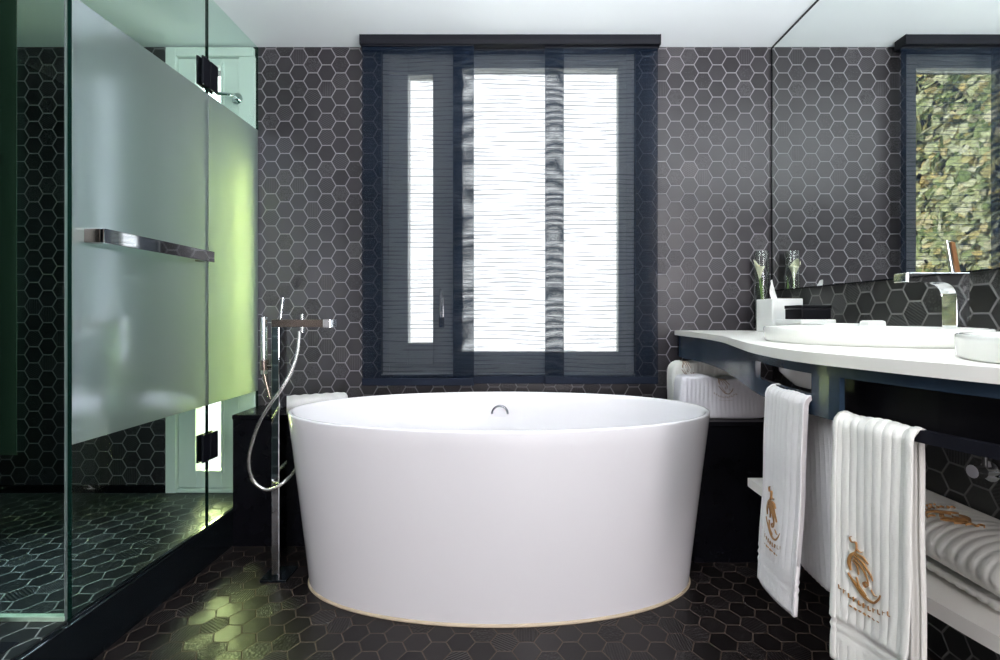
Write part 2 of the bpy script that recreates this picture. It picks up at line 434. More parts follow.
# ------------------------------------------------------------------ window_1
win = structure(empty('window_1', (-.02, 2.25, WZ0)))
FY0, FY1 = 2.236, 2.300
bm = NB()
box(bm, WX0, WX0 + .035, FY0, FY1, WZ0, WZ1, .004); box(bm, WX1 - .040, WX1, FY0, FY1, WZ0, WZ1, .004)
box(bm, WX0 + .035, WX1 - .040, FY0, FY1, WZ1 - .035, WZ1, .004); box(bm, WX0 + .035, WX1 - .040, FY0, FY1, WZ0, WZ0 + .055, .004)
obj('window_frame', bm, M['frame'], win)
XM0, XM1 = px(453, 2.25), px(459, 2.25)
bm = NB(); box(bm, XM0, XM1, FY0, FY1, WZ0 + .055, WZ1 - .035, .004)
obj('mullion', bm, M['frame'], win)
def framed(x0, x1, z0, z1, ix0, ix1, iz0, iz1, y0, y1):
    b = NB()
    box(b, x0, ix0, y0, y1, z0, z1, .003); box(b, ix1, x1, y0, y1, z0, z1, .003)
    box(b, ix0, ix1, y0, y1, iz1, z1, .003); box(b, ix0, ix1, y0, y1, z0, iz0, .003)
    return b
Z_ = 2.23
sash = obj('casement_sash', framed(WX0 + .030, XM0 + .004, WZ0 + .045, WZ1 - .03, px(408, Z_), px(433, Z_), pz(343, Z_), pz(75, Z_), 2.226, 2.290), M['frame'], win)
bm = NB()
hx, hz = px(441, 2.2), pz(318, 2.2)
box(bm, hx - .014, hx + .014, 2.216, 2.227, pz(328, 2.2), pz(298, 2.2), .004)
tube(bm, [(hx, 2.222, pz(300, 2.2)), (hx, 2.195, pz(295, 2.2))], .008)
tube(bm, catmull([(hx, 2.196, pz(289, 2.2)), (hx, 2.192, pz(300, 2.2)), (hx, 2.192, pz(318, 2.2))], 4), .008)
o = obj('window_handle', bm, M['chrome'], sash, True, 40); tag(o, 'chrome lever handle')
o.location = (0, 0, 0)
obj('fixed_sash', framed(XM1 - .002, WX1 - .030, WZ0 + .045, WZ1 - .03, px(462, Z_), px(619, Z_), pz(352, Z_), pz(67, Z_), 2.240, 2.290), M['frame'], win)
bm = NB(); box(bm, px(407, Z_), px(434, Z_), 2.262, 2.270, pz(344, Z_), pz(74, Z_)); obj('window_pane', bm, M['clear'], win)
bm = NB(); box(bm, px(461, Z_), px(620, Z_), 2.262, 2.270, pz(353, Z_), pz(66, Z_)); obj('window_pane', bm, M['clear'], win)
bm = NB(); box(bm, WX0, WX1, YB + .0, FY0 + .01, WZ0 - .012, WZ0 + .004, .003); obj('window_sill', bm, M['frame'], win)

# ------------------------------------------------------------------ door_1 in the shower
dr = structure(empty('door_1', (-1.44, 2.25, ZP)))
bm = NB()
cx0, cx1 = px(168, YB), px(178, YB)
box(bm, cx0, cx1, YB - .018, YB + .05, ZP, pz(49, YB), .003)
box(bm, cx1, DX1, YB - .018, YB + .05, pz(58, YB), pz(49, YB), .003)
box(bm, px(240, YB), px(256, YB), YB - .012, YB + .05, ZP, pz(58, YB), .003)
box(bm, cx1, px(240, YB), YB - .012, YB + .05, ZP, ZP + .018, .003)
obj('casing', bm, M['door'], dr)
lf = obj('door_leaf', framed(cx1 + .003, px(239, YB), ZP + .022, pz(58.6, YB), px(197, YB), px(222, YB), pz(470, YB), pz(66, YB), YB - .002, YB + .045), M['door'], dr)
bm = NB()
gx0, gx1, gz0, gz1 = px(197, YB), px(222, YB), pz(470, YB), pz(66, YB)
box(bm, gx0 - .012, gx0, YB - .010, YB, gz0 - .012, gz1 + .012, .002); box(bm, gx1, gx1 + .012, YB - .010, YB, gz0 - .012, gz1 + .012, .002)
box(bm, gx0, gx1, YB - .010, YB, gz0 - .012, gz0, .002); box(bm, gx0, gx1, YB - .010, YB, gz1, gz1 + .012, .002)
o = obj('glazing_bead', bm, M['door'], lf); o.location = (0, 0, 0)
bm = NB(); box(bm, gx0, gx1, YB + .018, YB + .024, gz0, gz1); obj('door_pane', bm, M['clear'], dr)
bm = NB()
kx, kz = px(239, YB), pz(100, YB)
tube(bm, [(kx, YB - .004, kz), (kx, YB - .016, kz)], .026, 20)
tube(bm, [(kx, YB - .014, kz), (kx - .004, YB - .045, kz), (kx - .012, YB - .05, kz), (px(224, YB), YB - .05, pz(98.5, YB))], .009, 12)
o = obj('door_handle', bm, M['chrome'], lf, True, 40); tag(o, 'chrome lever with round rosette'); o.location = (0, 0, 0)

# ------------------------------------------------------------------ shower glass
YC = 1.276; YD = 1.848; GT = .010
BZ0, BZ1 = 0.641, 1.888
def glass_panel_side(name, y0, y1, label):
    r = empty(name, (XG, (y0 + y1) / 2, ZP)); tag(r, label, 'shower glass')
    b = NB(); box(b, XG - GT / 2, XG + GT / 2, y0, y1, ZP, ZC - .002); obj('glass_pane', b, M['glass'], r)
    b = NB(); box(b, XG + GT / 2, XG + GT / 2 + .0012, y0, y1, BZ0, BZ1)
    o = obj('frosted_band', b, M['film'], r); tag(o, 'wide band of frosted film')
    b = NB(); box(b, XG - GT / 2 - .0005, XG + GT / 2 + .0005, y0 - .0016, y0, ZP, ZC - .002)
    obj('glass_edge', b, M['glass_edge'], r)
    b = NB(); box(b, XG - GT / 2 - .0008, XG + GT / 2 + .0008, y1, y1 + .0016, ZP, ZC - .002)
    obj('glass_edge', b, M['glass_edge'], r)
    b = NB(); box(b, XG - .008, XG + .008, y0, y1, ZP - .004, ZP + .004, .001)
    obj('bottom_seal', b, M['black_edge'], r)
    return r
door_g = glass_panel_side('shower_door', YC, YD - .003, 'glass shower door with frosted band and long flat chrome towel bar')
panel_g = glass_panel_side('fixed_shower_glass', YD, YB - .002, 'narrow fixed shower glass with frosted band beside the tiled window wall')
# towel bar on the door
b0, b1 = 1.310, 1.798
XO = XG + .064
bz = CH + .215 * (-XO)
bm = NB(); box(bm, XO - .013, XO, b0, b1, bz - .042, bz, .0025)
tb = obj('towel_bar', bm, M['chrome'], door_g); tag(tb, 'flat chrome bar')
for yy in (b0, b1 - .03):
    bm = NB(); box(bm, XG + GT / 2 + .001, XO - .011, yy, yy + .03, bz - .041, bz - .001, .002)
    o = obj('bracket', bm, M['brown_chrome'], tb); o.location = (0, 0, 0)
# two patch hinges joining door and fixed panel
for zt, zb in ((pz(61, 1.848), pz(89, 1.848)), (pz(433, 1.848), pz(460, 1.848))):
    for xx in (XG + GT / 2 + .0015, XG - GT / 2 - .0095):
        bm = NB(); box(bm, xx, xx + .008, YD - .044, YD - .004, zb, zt, .002)
        obj('hinge_plate', bm, M['rail_black'], door_g)
        bm = NB(); box(bm, xx, xx + .008, YD + .002, YD + .048, zb, zt, .002)
        obj('hinge_plate', bm, M['rail_black'], panel_g)
# front glass, parallel to the window wall
r = empty('shower_screen', (-1.86, YC, ZP)); tag(r, 'front shower glass facing the room with a dark green strip at its left', 'shower glass')
bm = NB(); box(bm, XL, XG - .014, YC, YC + GT, ZP, ZC - .002); obj('glass_pane', bm, M['glass'], r)
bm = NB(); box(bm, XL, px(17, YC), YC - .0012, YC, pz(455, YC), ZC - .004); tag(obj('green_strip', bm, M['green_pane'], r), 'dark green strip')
bm = NB(); box(bm, XG - .0155, XG - .0138, YC - .0005, YC + GT + .0005, ZP, ZC - .002); obj('glass_edge', bm, M['glass_edge_half_lit'], r)
bm = NB(); box(bm, XL, XG - .014, YC - .004, YC + GT + .003, ZP - .002, ZP + .012, .001)
o = obj('bottom_seal', bm, M['glass_edge_lit'], r); tag(o, 'pale bottom seal')
bm = NB(); box(bm, -1.75, px(15, 1.178), 1.150, 1.188, ZP, ZP + .004, .001)
for i in range(9):
    xg = -1.74 + i * .05
    if xg < px(15, 1.178) - .02: box(bm, xg, xg + .03, 1.158, 1.180, ZP + .003, ZP + .005)
tag(obj('drain_grate', bm, M['rail_black']), 'black linear drain grate in the step before the front shower glass', 'drain')

# ------------------------------------------------------------------ window blinds
YH0, YH1 = 2.108, 2.168
bm = NB()
hx0, hx1 = px(360.5, 2.11), px(660, 2.11)
prism(bm, [(YH0, ZC), (YH0, ZC - .020), (YH0 + .002, ZC - .042), (YH1, ZC - .042), (YH1, ZC)], hx0, hx1, 'x')
hr = empty('blind_track', (0, 2.14, ZC)); tag(hr, 'long black blind track along the ceiling above the window', 'blind track')
obj('track_profile', bm, M['rail_black'], hr)
for xx in (hx0 - .004, hx1):
    bm = NB(); prism(bm, [(YH0 - .002, ZC), (YH0 - .002, ZC - .022), (YH0 + .000, ZC - .045), (YH1 + .002, ZC - .045), (YH1 + .002, ZC)], xx, xx + .004, 'x')
    obj('end_cap', bm, M['rail_black'], hr)
def blind(x0, x1, Y, yb, mat, label, ph):
    xa, xb = px(x0, Y), px(x1, Y); zb = pz(yb, Y); zt = ZC - .041
    r = empty('panel_blind', ((xa + xb) / 2, Y, zb)); tag(r, label, 'blind', 'three sliding panel blinds over the window')
    b = NB()
    def f(u, v):
        return (xa + (xb - xa) * u, Y + .0022 * math.sin(u * 5 + ph) * (0.3 + v) + .0015 * math.sin(v * 7 + ph + u * 2), zb + .02 + (zt - zb - .02) * v)
    grid(b, f, 24, 40)
    obj('screen_cloth', b, mat, r, True)
    b = NB(); box(b, xa, xb, Y - .005, Y + .006, zb, zb + .034, .003); obj('bottom_bar', b, M['bar_navy'], r)
    b = NB(); box(b, xa, xb, Y - .005, Y + .005, zt - .006, zt + .004, .002); obj('top_carrier', b, M['rail_black'], r)
blind(362, 474, 2.122, 385.5, M['blind_a'], 'navy see-through panel blind hanging before the narrow casement pane with handle', 0.3)
blind(453, 564, 2.154, 383.5, M['blind_b'], 'middle navy see-through panel blind, overlapped on both sides by its neighbours', 1.7)
blind(545, 658, 2.138, 384.0, M['blind_c'], 'navy see-through panel blind at the window edge nearest the white counter', 2.9)

# ------------------------------------------------------------------ bathtub
TX, TY = -0.052, 1.775
tub = empty('bathtub', (TX, TY, 0)); tag(tub, 'big white oval freestanding bathtub on the black hexagon floor', 'bathtub')
rings = []
A0, B0, A1, B1, HT = .722, .298, .797, .375, .646
for i in range(13):
    t = i / 12; e = t ** 1.04
    rings.append((A0 + (A1 - A0) * e, B0 + (B1 - B0) * e, .006 + (HT - .012) * t))
rings += [(A1 - .0005, B1 - .0005, HT - .003), (A1 - .003, B1 - .003, HT - .0005), (A1 - .008, B1 - .008, HT), (A1 - .013, B1 - .013, HT - .001),
          (A1 - .017, B1 - .017, HT - .005), (A1 - .020, B1 - .020, HT - .014)]
for (a, b, z) in ((.765, .334, .56), (.748, .320, .48), (.722, .300, .36), (.690, .275, .25), (.650, .245, .185), (.56, .20, .155), (.35, .12, .145), (.06, .03, .142)):
    rings.append((a, b, z))
bm = NB(); oval_rings(bm, rings, TX, TY, 160)
obj('tub_shell', bm, M['enamel'], tub, True, 70)
bm = NB(); oval_rings(bm, [(A0 + .006, B0 + .006, 0), (A0 + .006, B0 + .006, .003), (A0 + .001, B0 + .001, .009), (A0 - .004, B0 - .004, .009)], TX, TY, 120)
o = obj('sealant_bead', bm, M['sealant'], tub, True); tag(o, 'beige sealant line')
oz = pz(414, 2.1); oy = TY + .3324
ovf = NB()
tube(ovf, [(TX - .008 + .036 * math.cos(t), oy - .003, oz + .036 * math.sin(t)) for t in [PI * k / 24 for k in range(25)]], .0048, 10)
o = obj('overflow_ring', ovf, M['grey_chrome'], tub, True, 50); tag(o, 'chrome half ring of the overflow')
bm = NB(); tube(bm, [(TX - .008, oy + .012, oz), (TX - .008, oy - .001, oz), (TX - .008, oy - .0025, oz)], .033, 28)
obj('overflow_cover', bm, M['enamel'], tub, True, 40)
bm = NB(); tube(bm, [(TX, TY, .141), (TX, TY, .147)], .032, 24); obj('drain_plug', bm, M['chrome'], tub, True, 40)

# ------------------------------------------------------------------ tub filler
CX0, CX1, CY0, CY1 = -.914, -.885, 1.740, 1.800
CZT = pz(319.5, 1.74)
tf = empty('tub_filler', ((CX0 + CX1) / 2, 1.77, 0)); tag(tf, 'tall floor standing chrome tub filler with long square spout over the bathtub', 'tap')
bm = NB(); box(bm, CX0, CX1, CY0, CY1, .008, CZT - .028, .0015); obj('column', bm, M['chrome'], tf)
bm = NB(); box(bm, CX0, px(330, 1.74), CY0 - .001, CY1 + .001, CZT - .029, CZT, .0015); sp = obj('spout', bm, M['brown_chrome'], tf)
bm = NB(); box(bm, px(323, 1.74), px(330.4, 1.74), CY0 - .002, CY1 + .002, CZT - .031, CZT + .001, .0015)
o = obj('spout_tip', bm, M['chrome'], sp); tag(o, 'bright chrome spout end'); o.location = (0, 0, 0)
bm = NB(); tube(bm, [(CX0 + .02, 1.77, CZT - .001), (CX0 + .030, 1.77, CZT + .085)], .0055, 10); obj('lever', bm, M['chrome'], tf, True, 40)
kx = px(299.5, 1.74)
bm = NB(); tube(bm, [(kx, 1.765, CZT - .001), (kx, 1.765, CZT + .010), (kx, 1.765, CZT + .011), (kx, 1.765, CZT + .021)], .008, 14); obj('diverter_knob', bm, M['chrome'], tf, True, 40)
bm = NB(); tube(bm, [(kx, 1.765, CZT - .028), (kx, 1.765, CZT - .050)], .009, 14); obj('hose_connector', bm, M['chrome'], tf, True, 40)
bm = NB(); box(bm, CX0 - .035, CX1 + .035, CY0 - .02, CY1 + .02, 0, .010, .002); obj('base_plate', bm, M['black_edge'], tf)
hkx = px(264.3, 1.77)
bm = NB(); tube(bm, [(CX0 + .003, 1.77, pz(366, 1.77)), (hkx, 1.77, pz(366, 1.77))], .007, 10); tube(bm, [(hkx, 1.77, pz(370, 1.77)), (hkx, 1.77, pz(360, 1.77))], .0155, 16)
obj('hand_shower_holder', bm, M['brown_chrome'], tf, True, 40)
hs = empty('hand_shower', (hkx, 1.77, pz(372, 1.77))); tag(hs, 'slim chrome stick hand shower with silver hose looping beside the bathtub', 'hand shower')
bm = NB(); tube(bm, [(hkx, 1.77, pz(374, 1.77)), (hkx, 1.77, pz(317.5, 1.77)), (hkx, 1.77, pz(317.0, 1.77))], .0125, 18); obj('spray_stick', bm, M['chrome'], hs, True, 40)
bm = NB(); tube(bm, [(hkx, 1.77, pz(372, 1.77)), (px(266, 1.77), 1.768, pz(380, 1.77)), (px(271, 1.77), 1.765, pz(398, 1.77))], .010, 12, r_end=.006); obj('hose_neck', bm, M['brown_chrome'], hs, True, 40)
hp = []
for x, y, Z in ((299.5, 331, 1.765), (299, 340, 1.755), (296.7, 356.7, 1.735), (291, 372, 1.715), (283, 386.7, 1.70), (266.7, 410, 1.69), (258, 426, 1.69), (252, 444, 1.69), (248.8, 462, 1.69), (253, 480, 1.70), (265, 489.6, 1.705), (277, 487, 1.71), (287, 479.5, 1.73), (295, 470, 1.80), (301, 457, 1.88)):
    hp.append((px(x, Z), Z, pz(y, Z)))
bm = NB(); tube(bm, catmull(hp, 6), .0062, 10); obj('shower_hose', bm, pbr('silver_hose', (0.62, 0.60, 0.58), 0.25, metal=0.9, bump=0.5, bscale=400), hs, True, 60)

# ------------------------------------------------------------------ black benches either side of the tub
ZL = 0.570
def bench(name, outline, label):
    r = empty(name, (sum(p[0] for p in outline) / len(outline), 2.1, 0)); tag(r, label, 'bench')
    b = NB(); prism(b, outline, 0, ZL - .022); obj('bench_body', b, M['black'], r)
    cx = sum(p[0] for p in outline) / len(outline); cy = sum(p[1] for p in outline) / len(outline)
    o2 = []
    for (x, y) in outline:
        o2.append((x + (.004 if abs(x - cx) > .1 and x > cx and x < 1.2 else 0), y - (.006 if y < cy else 0)))
    b = NB(); prism(b, o2, ZL - .020, ZL, bev=.002); obj('bench_top', b, M['black'], r)
bench('bench', [(XG + .014, 1.995), (-.70, 1.995), (-.70, YB), (XG + .014, YB)], 'black stone bench between shower glass and bathtub carrying one white towel')
bench('bench', [(.735, 1.863), (XR, 1.863), (XR, YB), (.68, YB), (.68, 2.00)], 'black stone bench right of the bathtub carrying two folded robes')

# ------------------------------------------------------------------ towel on the left bench: a flat fold, one rounded long fold at the near end
p0, p1 = Vector((-1.02, 1.985 + .03)), Vector((-.765, 2.135))
dv = (p1 - p0); L = dv.length; dv /= L; nv = Vector((-dv.y, dv.x))
bm = NB()
def tw(u, v):
    a = 2 * PI * v
    e = min(1.0, math.sqrt(max(0.0, 1 - (abs(u - .5) * 2) ** 14)) + .05)
    ca, sa = math.cos(a), math.sin(a)
    s = (math.copysign(abs(ca) ** .7, ca) * .055 * e, math.copysign(abs(sa) ** .7, sa) * .037 * e)
    q = p0 + dv * (L * u) + nv * s[0]
    return (q.x, q.y, ZL + .0375 + s[1] + .0015 * math.sin(u * 40) * (1 if s[1] > 0 else 0))
grid(bm, tw, 60, 40); bmesh.ops.remove_doubles(bm, verts=bm.verts[:], dist=1e-5)
tag(obj('folded_towel', bm, M['towel'], None, True), 'long white folded towel on the bench behind the tub filler', 'towel')

# ------------------------------------------------------------------ emblem strokes (swirling bird crest with a ring of small lettering)
STROKES = [
    ([(130, 230), (114, 243), (124, 264), (146, 258), (151, 290), (140, 320)], 9),
    ([(146, 312), (120, 345), (110, 390), (120, 428)], 22),
    ([(145, 322), (182, 322), (218, 346)], 13),
    ([(138, 332), (190, 358), (226, 400), (241, 428)], 13),
    ([(135, 348), (182, 385), (210, 430), (216, 466)], 9),
    ([(130, 365), (156, 390), (162, 432)], 8),
    ([(104, 450), (140, 490), (190, 536), (240, 545), (270, 515), (284, 480)], 16),
    ([(150, 452), (168, 498), (205, 530)], 8),
    ([(216, 466), (200, 482), (188, 466), (200, 452), (212, 456)], 6),
    ([(150, 290), (172, 300), (190, 290)], 7),
    ([(230, 480), (250, 500), (268, 498)], 7),
]
TEXT = []
for i in range(11):
    t = i / 10; x = 60 + 270 * t; y = 590 - 34 * (2 * t - 1) ** 2
    TEXT.append(([(x - 7, y - 12), (x - 5, y + 12)], 6)); 
    if i % 2: TEXT.append(([(x - 6, y - 2), (x + 8, y - 9)], 6))
    else: TEXT.append(([(x - 5, y + 10), (x + 9, y + 8)], 6))
for i in range(7):
    x = 120 + 150 * i / 6; TEXT.append(([(x - 6, 630), (x + 7, 634 + 4 * (i % 2))], 7))
def emblem(place, cu, cv, width, mat, parent, text=True, off=.0015):
    """place(u, v) -> (point, normal) with u, v in metres on the cloth; width of the crest in metres"""
    sc = width / 180.0
    bm = NB()
    for pts, w in STROKES + (TEXT if text else []):
        c = catmull([(p[0], p[1], 0) for p in pts], 5)
        n = len(c); L_ = []; R_ = []
        for i, p in enumerate(c):
            d = c[min(i + 1, n - 1)] - c[max(i - 1, 0)]
            d = d / max(d.length, 1e-6); q = Vector((-d.y, d.x, 0))
            tap = .35 + .65 * math.sin(PI * (i + .5) / n)
            for S, sg in ((L_, 1), (R_, -1)):
                e = p + q * (sg * w * tap * .38)
                P, N = place(cu + (e.x - 190) * sc, cv - (e.y - 440) * sc)
                S.append((bm.verts.new(P + N * off), bm.verts.new(P - N * .001)))
        for i in range(n - 1):
            bm.faces.new((L_[i][0], L_[i + 1][0], R_[i + 1][0], R_[i][0]))
            bm.faces.new((L_[i][0], L_[i][1], L_[i + 1][1], L_[i + 1][0]))
            bm.faces.new((R_[i][0], R_[i + 1][0], R_[i + 1][1], R_[i][1]))
    o = obj('embroidered_emblem', bm, mat, parent); tag(o, 'gold brown embroidered crest')
    if parent.parent is not None or parent.type == 'MESH': o.location = (0, 0, 0)
    return o

# ------------------------------------------------------------------ two folded robes on the right bench
def robe(x0, x1, y0, y1, z1, mat, label, crest, slump, seed):
    r = empty('folded_robe', ((x0 + x1) / 2, (y0 + y1) / 2, ZL)); tag(r, label, 'robe', 'folded robes on the bench')
    rnd = random.Random(seed); ph = [rnd.uniform(0, 6) for _ in range(6)]
    W, D, H = x1 - x0, y1 - y0, z1 - ZL
    def shape(p):                 # p in [-1,1]^3 on a rounded cube
        x, y, z = p
        k = 9.0
        l = (abs(x) ** k + abs(y) ** k + abs(z) ** k) ** (1 / k)
        x, y, z = x / l, y / l, z / l
        hh = H * (1 - slump * max(0.0, (x - .15)) ** 1.6)
        rib = .0009 * math.sin((x * W / 2) * 2 * PI / .017)
        yy = (y * D / 2) * (1 - .22 * (z * .5 + .5)) + .006 * math.sin(3 * x + ph[0]) + (rib if y < 0 else 0)
        zz = ZL + (z * .5 + .5) * hh + (.006 * math.sin(4 * x + ph[1]) * (z * .5 + .5)) + (.004 * math.sin(9 * x + ph[2]) * (z * .5 + .5))
        if z > .6: zz += rib * .6
        return Vector(((x0 + x1) / 2 + x * W / 2 + .002 * math.sin(3 * z + ph[3]), (y0 + y1) / 2 + yy, max(ZL, zz)))
    bm = NB(); n = 44
    for ax in range(3):
        for sg in (-1, 1):
            def f(u, v):
                a, b = 2 * u - 1, 2 * v - 1
                p = [0, 0, 0]; p[ax] = sg; p[(ax + 1) % 3] = a; p[(ax + 2) % 3] = b
                return shape(p)
            nu = n * (3 if ax == 2 else 1); nvv = n * (3 if ax == 1 else 1)
            grid(bm, f, nu, nvv)
    bmesh.ops.remove_doubles(bm, verts=bm.verts[:], dist=4e-4)
    body = obj('robe_cloth', bm, mat, r, True)
    for zz in (.24, .30, .36):      # woven border bands
        pass
    def place(u, v):
        e = .01
        def S(a, b):
            t = b / (H * .5) - 1
            return shape((2 * a / W - 1, -1, t)) if t <= .93 else shape((2 * a / W - 1, -1 + (t - .93) * H / D, 1))
        P = S(u, v); Pu = S(u + e, v); Pv = S(u, v + e)
        N = (Pu - P).cross(Pv - P).normalized()
        return P, N
    emblem(place, crest[0] * W, crest[1] * H, .058, M['taupe'], r, True, .0022)
robe(.716, 1.02, 2.055, 2.165, .788, M['towel_ivory'], 'ivory folded robe at the back of the bench against the tiled wall', (.22, .86), .35, 3)
robe(.702, 1.060, 1.905, 2.030, .742, M['pillow'], 'lavender white folded robe in front, its crest near the top edge', (.50, .84), .45, 5)

# ------------------------------------------------------------------ vanity: counter, steel frame, shelf
ZK = 0.929; KT = .022
front = [(YB, .775), (1.99, .768), (1.869, .765), (1.604, .725), (1.342, .650), (1.153, .594), (.99, .566), (.883, .567), (.811, .583), (.722, .607), (.669, .625), (.616, .645), (.50, .70), (.40, .74), (.25, .79), (.12, .82)]
fc = catmull([(x, y, 0) for y, x in front], 8)
def front_x(y):
    for p, q in zip(fc, fc[1:]):
        if q.y <= y <= p.y:
            t = (p.y - y) / max(p.y - q.y, 1e-9); return p.x + (q.x - p.x) * t
    return fc[-1].x
def front_n(y):                    # outward normal of the front edge
    e = .03
    dx = (front_x(y + e) - front_x(y - e)) / (2 * e)
    return Vector((-1, dx, 0)).normalized()
out = [(p.x, p.y) for p in fc] + [(XR, .12), (XR, YB)]
bm = NB(); prism(bm, out, ZK - KT, ZK, bev=.002)
top = obj('countertop', bm, M['counter']); tag(top, 'white counter with a wavy front edge along the mirror wall', 'counter')
BAS = [(.92, 1.20), (.92, .62)]
cut = NB()
for bx, by in BAS:
    oval_rings(cut, [(.209, .209, ZK - .1), (.209, .209, ZK + .1)], bx, by, 64)
cutter = obj('cutter', cut, None)
md = top.modifiers.new('holes', 'BOOLEAN'); md.operation = 'DIFFERENCE'; md.object = cutter; md.solver = 'EXACT'
dg = bpy.context.evaluated_depsgraph_get(); dg.update()
me2 = bpy.data.meshes.new_from_object(top.evaluated_get(dg))
top.modifiers.clear(); top.data = me2
bpy.data.objects.remove(cutter, do_unlink=True)

IN = .014                           # steel frame set back under the counter edge
PT = .012
def strip(bm, ya, yb, z0, z1, n=None):
    n = n or max(2, int(abs(ya - yb) / .02))
    prev = None
    for i in range(n + 1):
        y = ya + (yb - ya) * i / n
        N = front_n(y); c = Vector((front_x(y), y, 0)) - N * IN
        a = c; b = c - N * PT
        ring = [bm.verts.new((q.x, q.y, z)) for q, z in ((a, z0), (a, z1), (b, z1), (b, z0))]
        if prev:
            for k in range(4): bm.faces.new((prev[k], prev[(k + 1) % 4], ring[(k + 1) % 4], ring[k]))
        else: bm.faces.new(ring[::-1])
        prev = ring
    bm.faces.new(prev)
    return bm
van = empty('vanity_frame', (.8, 1.2, .80)); tag(van, 'curved dark blue steel frame with slots under the white counter', 'vanity frame')
ZT_, ZO1, ZO0, ZA = ZK - KT, .886, .846, .806
obj('end_panel', strip(NB(), YB - .002, 1.160, ZA, ZT_), M['steel'], van)
obj('top_rail', strip(NB(), 1.160, .15, ZO1, ZT_), M['steel'], van)
obj('towel_rail', strip(NB(), 1.160, .893, ZA, ZO0), M['steel'], van)
obj('post', strip(NB(), .893, .830, ZA, ZO1), M['steel'], van)
obj('towel_rail', strip(NB(), .830, .15, .803, .822), M['rail_black'], van)

b_ = NB(); prev = None
for i in range(31):
    y = .945 + (.16 - .945) * i / 30
    N = front_n(y); c = Vector((front_x(y), y, 0)) - N * (IN + .055)
    d = c - N * .008
    ring = [b_.verts.new((q.x, q.y, z)) for q, z in ((c, ZA), (c, ZT_), (d, ZT_), (d, ZA))]
    if prev:
        for k in range(4): b_.faces.new((prev[k], prev[(k + 1) % 4], ring[(k + 1) % 4], ring[k]))
    else: b_.faces.new(ring[::-1])
    prev = ring
b_.faces.new(prev)
tag(obj('back_panel', b_, M['black_box'], van), 'black panel behind the slot')
# lower shelf
sf = [(1.474, .752), (1.2, .752), (.95, .752), (.80, .772), (.70, .795), (.55, .83), (.35, .87)]
sc_ = catmull([(x, y, 0) for y, x in sf], 6)
bm = NB(); prism(bm, [(p.x, p.y) for p in sc_] + [(XR, .35), (XR, 1.474)], .452, .480, bev=.002)
tag(obj('wall_shelf', bm, M['counter']), 'low white shelf on the tiled wall beneath the counter, a rolled towel on it', 'shelf')

# mirror
bm = NB(); box(bm, XR + .001, XR + .008, -1.2, YB - .010, 1.121, ZC - .012)
mr = obj('wall_mirror', bm, M['mirror']); tag(mr, 'huge frameless mirror on the right wall from above the basins to the ceiling', 'mirror')
bm = NB(); box(bm, XR - .0005, XR + .008, -1.2, YB - .010, 1.1165, 1.1208); o = obj('mirror_edge', bm, M['black_edge'], mr); o.location = (0, 0, 0)
bm = NB(); box(bm, XR - .0005, XR + .008, YB - .010, YB - .002, 1.1165, ZC - .004); o = obj('mirror_edge', bm, M['black_edge'], mr); o.location = (0, 0, 0)
bm = NB(); box(bm, XR - .0005, XR + .008, -1.2, YB - .010, ZC - .012, ZC - .003); o = obj('mirror_edge', bm, M['black_edge'], mr); o.location = (0, 0, 0)

# basins
def basin(bx, by, label):
    r = empty('basin', (bx, by, ZK)); tag(r, label, 'basin', 'white basins on the counter')
    prof = [(.229, ZK + .0005), (.2335, ZK + .006), (.235, ZK + .031), (.2345, ZK + .038), (.232, ZK + .040), (.227, ZK + .040), (.223, ZK + .037), (.216, ZK + .020),
            (.196, .875), (.165, .835), (.10, .820), (.030, .818)]
    b = NB(); oval_rings(b, [(a, a, z) for a, z in prof], bx, by, 96, False, False)
    under = [(.229, ZK + .0005), (.206, ZK + .0005), (.205, .89), (.196, .845), (.165, .812), (.10, .803), (.030, .802)]
    oval_rings(b, [(a, a, z) for a, z in under], bx, by, 96, False, False)
    bmesh.ops.remove_doubles(b, verts=b.verts[:], dist=1e-5)
    obj('bowl', b, M['ceramic'], r, True, 50)
    b = NB(); tube(b, [(bx, by, .800), (bx, by, .821)], .031, 24); obj('drain_fitting', b, M['chrome'], r, True, 40)
    b = NB(); tube(b, catmull([(bx, by, .801), (bx, by, .70), (bx + .02, by, .66), (bx + .07, by, .65), (bx + .115, by, .68), (bx + .13, by, .74), (bx + .17, by, .76), (XR + .004, by, .76)], 6), .019, 16)
    obj('drain_trap', b, M['rubber'], r, True, 40)
basin(*BAS[0], 'round white basin with the square tap standing behind it')
basin(*BAS[1], 'round white basin partly cut off at the right edge of the photo')
# stop valve on the wall
vy, vz = 1.195, .594
vt = empty('stop_valve', (XR, vy, vz)); tag(vt, 'small chrome stop valve on the dark tiled wall below the counter', 'valve')
bm = NB(); tube(bm, [(XR + .007, vy, vz), (XR - .02, vy, vz)], .011, 14); tube(bm, [(XR + .0075, vy, vz), (XR + .001, vy, vz)], .026, 20); obj('valve_body', bm, M['chrome'], vt, True, 40)
bm = NB(); tube(bm, [(XR - .02, vy, vz), (XR - .045, vy, vz)], .017, 14); obj('valve_knob', bm, M['chrome'], vt, True, 40)
bm = NB(); tube(bm, catmull([(XR - .012, vy, vz + .008), (XR - .012, vy, vz + .06), (XR - .06, vy - .06, .72), (XR - .07, vy - .02, .80), (XR - .07, vy, ZK - KT - .002)], 6), .006, 10); obj('supply_hose', bm, M['rubber'], vt, True)

